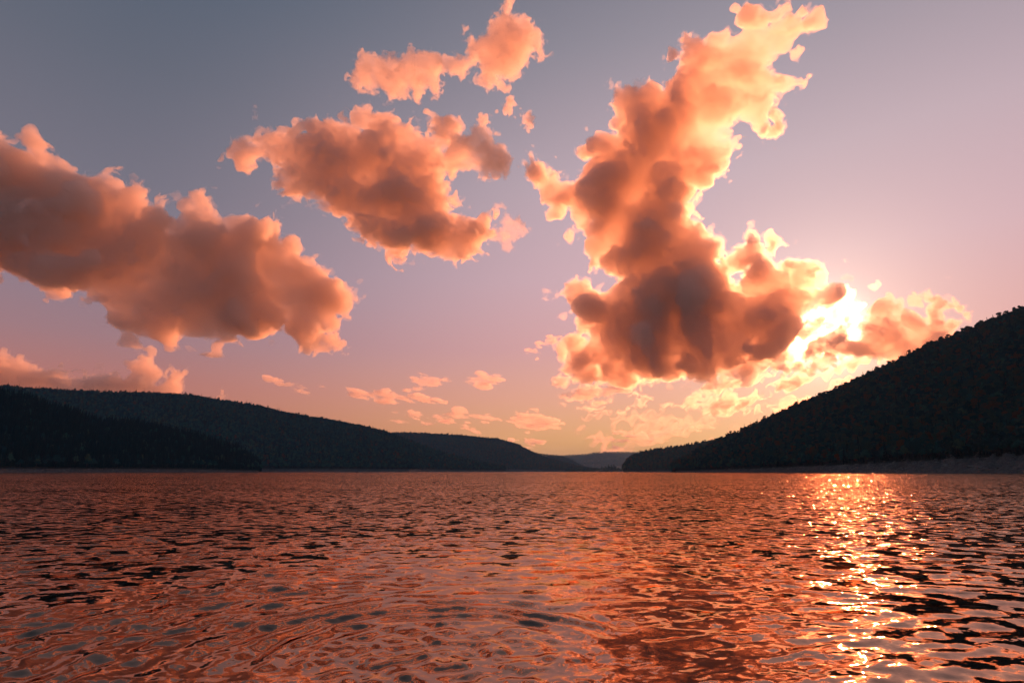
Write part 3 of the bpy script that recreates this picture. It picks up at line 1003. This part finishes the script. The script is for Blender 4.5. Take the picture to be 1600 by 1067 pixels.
TOWER = [(1169, 11), (1187, 14), (1182, 32), (1198, 34), (1226, 18), (1233, 11), (1250, 22), (1265, 18), (1283, 21), (1272, 39), (1251, 53), (1240, 64), (1251, 71), (1237, 85), (1215, 89), (1208, 103), (1222, 117), (1229, 132),
         (1222, 153), (1212, 174), (1197, 206), (1176, 203), (1172, 189), (1151, 196), (1140, 221), (1144, 242), (1133, 271), (1112, 278), (1091, 303), (1069, 331), (1076, 345), (1091, 349), (1105, 363), (1132, 377), (1132, 410),
         (1145, 435), (1149, 451), (1161, 439), (1165, 394), (1180, 377), (1202, 402), (1215, 418), (1248, 418), (1264, 435), (1289, 443), (1314, 447), (1318, 464), (1303, 474), (1290, 482), (1268, 497), (1250, 517), (1229, 546), (1214, 563),
         (1157, 571), (1116, 592), (1066, 583), (1037, 594), (992, 596), (959, 587), (938, 579), (901, 583), (885, 579), (889, 546), (889, 530), (912, 526), (914, 513), (901, 493), (885, 464), (885, 447), (914, 447), (951, 460), (967, 439),
         (967, 418), (942, 422), (922, 422), (926, 402), (914, 390), (907, 364), (926, 349), (916, 331), (873, 327), (848, 310), (831, 285), (827, 256), (834, 249), (848, 263), (873, 271), (877, 288), (902, 281), (923, 260), (920, 231),
         (937, 217), (959, 210), (957, 160), (966, 149), (998, 149), (1019, 135), (1041, 139), (1055, 121), (1076, 100), (1062, 82), (1066, 71), (1091, 66), (1123, 64), (1151, 46), (1158, 21)]
cloud('tower_cloud', 'huge towering cloud with glowing right rim above the right half of the lake', [TOWER], 9500, 9.0, g=0.7, veil=5.0, vox=1.6, amps=(0.18, 0.19, 0.23, 0.27, 0.27), R_=64, depth=0.75, thin=((1195, 70, 115, 0.2), (1140, 200, 80, 0.3), (1020, 220, 110, 0.65), (860, 300, 60, 0.5), (905, 540, 45, 0.45), (1270, 470, 55, 0.5), (920, 400, 40, 0.4)), scale=80, seed=3)
LEFT = [(-170, 190), (-60, 205), (0, 222), (45, 232), (75, 250), (98, 268), (120, 280), (165, 290), (183, 302), (195, 288), (215, 295), (240, 320), (262, 347), (285, 332), (305, 328), (330, 340), (357, 364), (385, 350), (415, 343), (440, 370),
        (470, 395), (500, 415), (535, 440), (560, 470), (540, 490), (525, 515), (480, 528), (440, 520), (400, 528), (350, 535), (300, 530), (260, 532), (210, 520), (185, 512), (150, 497), (150, 488), (190, 490), (172, 475), (130, 470), (90, 445), (50, 432), (0, 428), (-60, 440), (-170, 430)]
cloud('left_cloud', 'long heavy orange cloud bank reaching in from the left edge', [LEFT], 9000, 9.0, veil=5.0, vox=1.7, amps=(0.18, 0.19, 0.23, 0.26, 0.25), R_=62, depth=0.7, thin=((480, 460, 90, 0.5), (200, 505, 90, 0.4), (330, 350, 60, 0.5)), scale=85, seed=5)
cloud('cloud_scrap', 'small pale scrap hanging below the right tip of the left cloud bank', [[(484, 540), (500, 522), (515, 520), (545, 540), (520, 550), (492, 550)]], 8800, 12, vox=1.6, R_=14, least=60, scale=30, seed=8)
MID = [(350, 241), (391, 223), (411, 204), (431, 201), (472, 201), (505, 187), (542, 190), (570, 207), (586, 174), (607, 177), (634, 194), (647, 187), (664, 207), (677, 184), (711, 197), (715, 214), (694, 234), (691, 265), (698, 285), (701, 325),
       (721, 342), (762, 346), (765, 366), (745, 393), (725, 410), (698, 406), (671, 400), (644, 383), (637, 396), (610, 393), (583, 379), (556, 359), (542, 336), (502, 325), (509, 312), (488, 309), (458, 305), (448, 285), (438, 265), (418, 255), (384, 251)]
cloud('ragged_cloud', 'ragged cloud with grey heart and orange underside left of the tower', [MID], 8200, 9.5, veil=5.0, vox=1.9, R_=55, depth=0.6, warp=0.10, thin=((660, 220, 70, 0.4), (420, 230, 60, 0.5)), amps=(0.18, 0.24, 0.25, 0.25), scale=70, seed=12, bias=-1)
cloud('veil_cloud', 'thin mauve veil trailing right of the ragged cloud', [[(772, 366), (789, 325), (802, 339), (829, 359), (812, 373), (789, 390)]], 8200, 30, vox=1.8, R_=18, depth=0.5, amps=(0.18, 0.24, 0.25, 0.25), warp=0.10, least=200, scale=35, seed=14, bias=-1)
cloud('bright_cloud', 'small bright cloud between the ragged cloud and the tower', [[(698, 214), (728, 214), (755, 197), (769, 211), (775, 224), (792, 234), (802, 251), (789, 271), (775, 282), (758, 271), (738, 265), (718, 266), (703, 280), (694, 255)]],
      8000, 14, veil=3.5, vox=1.6, R_=25, depth=0.7, amps=(0.18, 0.24, 0.25, 0.25), warp=0.10, least=200, scale=38, seed=15)
cloud('cloud_scrap', 'little orange scrap right above the small bright cloud', [[(744, 188), (752, 178), (764, 184), (760, 196), (750, 196)]], 8000, 12, vox=1.4, R_=8, least=60, scale=18, seed=16)
cloud('cloud_scrap', 'little upright orange scrap below the round high cloud', [[(784, 172), (790, 160), (796, 150), (804, 155), (802, 168), (796, 180), (790, 178)]], 8000, 12, vox=1.4, R_=8, least=60, scale=18, seed=17)
cloud('cloud_scrap', 'slanting orange scrap nearest the tower among the little ones', [[(814, 180), (824, 175), (834, 184), (836, 200), (826, 200), (816, 190)]], 8000, 12, vox=1.4, R_=8, least=60, scale=18, seed=18)
cloud('comb_cloud', 'long high orange cloud with fingers hanging from its underside', [[(546, 126), (556, 102), (567, 83), (579, 83), (601, 95), (627, 95), (639, 85), (667, 83), (696, 90), (720, 95), (740, 92), (742, 104), (718, 116), (700, 110), (688, 116), (684, 150), (675, 150), (672, 136), (662, 136), (656, 159), (648, 154), (643, 140), (632, 150), (608, 157), (603, 142), (586, 138), (558, 135)]],
      8500, 16, veil=3.5, vox=1.6, R_=24, depth=0.7, amps=(0.18, 0.24, 0.25, 0.25), warp=0.10, least=200, scale=34, seed=20)
cloud('round_cloud', 'high rounded orange cloud at the top of the sky left of the tower', [[(729, 62), (738, 57), (743, 69), (762, 55), (765, 38), (784, 26), (790, 12), (797, -2), (802, 2), (795, 22), (814, 27), (833, 43), (841, 59), (852, 85), (836, 76), (822, 90), (817, 104), (805, 119), (776, 116), (781, 135), (772, 128), (765, 133), (743, 128), (755, 107), (743, 93), (734, 93)]],
      8500, 15, veil=3.5, vox=1.6, R_=32, depth=0.75, amps=(0.18, 0.24, 0.25, 0.25), warp=0.10, least=200, scale=42, seed=22)
cloud('sunward_cloud', 'jagged glowing cloud just right of the sun over the right hill', [[(1310, 546), (1322, 530), (1347, 526), (1338, 513), (1355, 501), (1367, 476), (1392, 460), (1413, 480), (1425, 501), (1450, 497), (1450, 472), (1466, 466), (1491, 474), (1470, 488), (1475, 501), (1503, 501), (1491, 517), (1470, 545), (1417, 556), (1367, 561), (1334, 554)]],
      11500, 11, veil=3.5, vox=1.7, R_=28, depth=0.8, scale=42, seed=24)
cloud('cloud_scrap', 'dark brown scrap in front of the brightest glow', [[(1258, 556), (1264, 534), (1297, 517), (1318, 509), (1318, 530), (1308, 546), (1280, 556)]], 10500, 9, vox=1.6, R_=16, least=60, scale=30, seed=25)
cloud('cloud_scrap', 'flat brown scrap just under the brightest glow', [[(1256, 577), (1272, 567), (1305, 554), (1311, 566), (1285, 579)]], 10500, 9, vox=1.5, R_=10, least=60, scale=24, seed=26)
cloud('cloud_scrap', 'flat brown scrap between the tower base and the glow', [[(1205, 574), (1225, 564), (1248, 566), (1256, 578), (1232, 584)]], 10500, 10, vox=1.5, R_=8, least=60, scale=24, seed=27)
cloud('horizon_cloud', 'low orange cloud ridge with two horns behind the left hill', [[(-140, 535), (-60, 545), (0, 552), (35, 560), (65, 575), (100, 580), (130, 587), (155, 583), (185, 592), (200, 590), (205, 570), (225, 557), (232, 553), (240, 570), (248, 582), (245, 595), (255, 600), (262, 588), (275, 578), (292, 580), (290, 590), (283, 600), (280, 618), (-140, 618)]],
      14000, 9, veil=3.5, vox=1.6, R_=22, depth=0.9, scale=34, seed=30)
cloud('cloud_scrap', 'tiny puff just above the left hill skyline', [[(338, 622), (342, 614), (349, 612), (352, 620), (348, 625)]], 14000, 9, vox=1.2, R_=6, least=60, scale=14, seed=31)
for i, (pl, lab, mf, am) in enumerate((
        ([(418, 592), (440, 594), (480, 603), (502, 611), (470, 608), (432, 600)], 'thin slanting streak of cloud above the middle of the left hill', 14, (2, 2, 1)),
        ([(545, 611), (600, 610), (622, 613), (668, 618), (705, 627), (690, 631), (620, 624), (560, 622)], 'long flat streak of cloud above the hazy hill', 12, (3, 2.5, 1.5)),
        ([(640, 588), (665, 584), (702, 592), (684, 601), (675, 608), (650, 605)], 'pale puff above the right end of the long flat streak', 20, (4, 4, 2)),
        ([(724, 596), (745, 588), (775, 586), (790, 592), (770, 601), (750, 604)], 'pale ragged puff right of the other puff above the hazy hill', 20, (4, 4, 2)),
        ([(616, 643), (640, 642), (660, 650), (720, 644), (760, 646), (780, 655), (720, 656), (660, 657), (630, 651)], 'faint low band of cloud just above the hazy hill', 22, (3, 3, 2)),
        ([(792, 652), (810, 645), (845, 646), (876, 656), (872, 668), (850, 673), (825, 669), (800, 660)], 'flat oval cloud low over the gap between the hills', 16, (3, 3, 2)),
        ([(842, 535), (858, 528), (874, 532), (866, 540), (848, 542)], 'small bright scrap left of the tower foot', 14, (3, 3, 2)),
        ([(826, 546), (838, 544), (850, 550), (838, 555)], 'faint scrap left below the small bright one', 18, (2, 2, 1.5)),
        ([(690, 659), (715, 659), (748, 667), (742, 670), (712, 664)], 'hair thin streak just above the hazy hill crest', 14, 0),
        ([(800, 688), (830, 685), (862, 689), (850, 693), (820, 692)], 'thin dark streak lowest over the gap', 12, 0),
        ([(930, 688), (950, 686), (975, 690), (960, 694), (940, 693)], 'short thin streak above the far ridge', 12, 0),
        ([(960, 676), (985, 672), (1012, 678), (1000, 686), (975, 684)], 'small flat streak above the left end of the headland', 12, 0),
        ([(1075, 664), (1100, 660), (1128, 664), (1120, 672), (1090, 674)], 'small gold streak over the middle of the headland', 14, 0),
        ([(868, 617), (905, 606), (960, 600), (990, 606), (950, 616), (905, 624)], 'long pale streak under the left foot of the tower', 16, 0))):
    cloud('streak_cloud' if i < 6 or i > 7 else 'cloud_scrap', lab, [pl], 17000, mf * 0.9, vox=1.3, R_=9, depth=1.2, wcoh=4, least=150, scale=26, seed=40 + i, stretch=(2.4, 0.55), shear=-0.10, pad=8)
cloud('added_glow_cloud', 'thin blazing cloud added to veil the sun at the right shoulder of the tower', [[(1222, 556), (1240, 520), (1258, 498), (1284, 468), (1306, 450), (1322, 448), (1324, 466), (1346, 482), (1340, 504), (1328, 530), (1300, 548), (1264, 556), (1240, 568)]],
      12500, 16, vox=1.7, R_=15, depth=0.9, amps=(0.12, 0.2, 0.22, 0.22), scale=34, seed=71, bias=2, g=0.8)  # thin cloud added before the sun to dim and widen its glint
# broken sheet of thin cloud low under the tower
SHEET = [(866, 588), (885, 578), (960, 588), (1040, 592), (1120, 590), (1180, 574), (1250, 560), (1330, 548), (1420, 540), (1400, 575), (1330, 615), (1270, 640), (1220, 650), (1150, 640), (1080, 640), (1000, 640), (930, 645), (880, 628)]
cloud('broken_sheet', 'broken glowing sheet of thin cloud under the base of the tower', [SHEET], 18000, 14, g=0.65, wcoh=7, vox=1.7, R_=7, depth=1.4, warp=0.08, least=150, amps=(0.30, 0.34, 0.34, 0.3), scale=52, seed=60, bias=-7.5, stretch=(3.0, 0.42), shear=0.24, pad=8)
LOW = [(900, 640), (1000, 625), (1090, 622), (1180, 625), (1260, 620), (1250, 640), (1150, 680), (1080, 694), (1000, 700), (930, 696), (900, 672)]  # cloud put in place of a band of sky shaded between sun rays
cloud('sky_shade_sheet', 'dim mauve cloud sheet put in for the shaded sky low above the headland', [LOW], 21000, 34, wcoh=7, vox=1.8, R_=8, depth=1.2, warp=0.08, least=150, amps=(0.26, 0.30, 0.28, 0.25), scale=60, seed=62, bias=-14.0, stretch=(3.0, 0.45), shear=0.16, pad=8)
print('clouds', round(time.time() - T0, 1), 'tris', CLOUD_TRIS)

# ------------------------------------------------------------------ haze
m, k = new_mat('haze_air')
pv = k.n('ShaderNodeVolumePrincipled')
pv.inputs['Color'].default_value = (0.36, 0.70, 1.0, 1)
pv.inputs['Density'].default_value = 0.00006
pv.inputs['Anisotropy'].default_value = 0.2
k.n('ShaderNodeOutputMaterial', None, Volume=pv.outputs[0])
q, zb, zt = LIMIT + 300, -4.0, 385.0
hz = mesh_obj('haze', [(-q, -q, zb), (q, -q, zb), (q, q, zb), (-q, q, zb), (-q, -q, zt), (q, -q, zt), (q, q, zt), (-q, q, zt)],
              [(0, 3, 2, 1), (4, 5, 6, 7), (0, 1, 5, 4), (1, 2, 6, 5), (2, 3, 7, 6), (3, 0, 4, 7)], m, smooth=False)
tag(hz, kind='stuff')
print('done', round(time.time() - T0, 1))
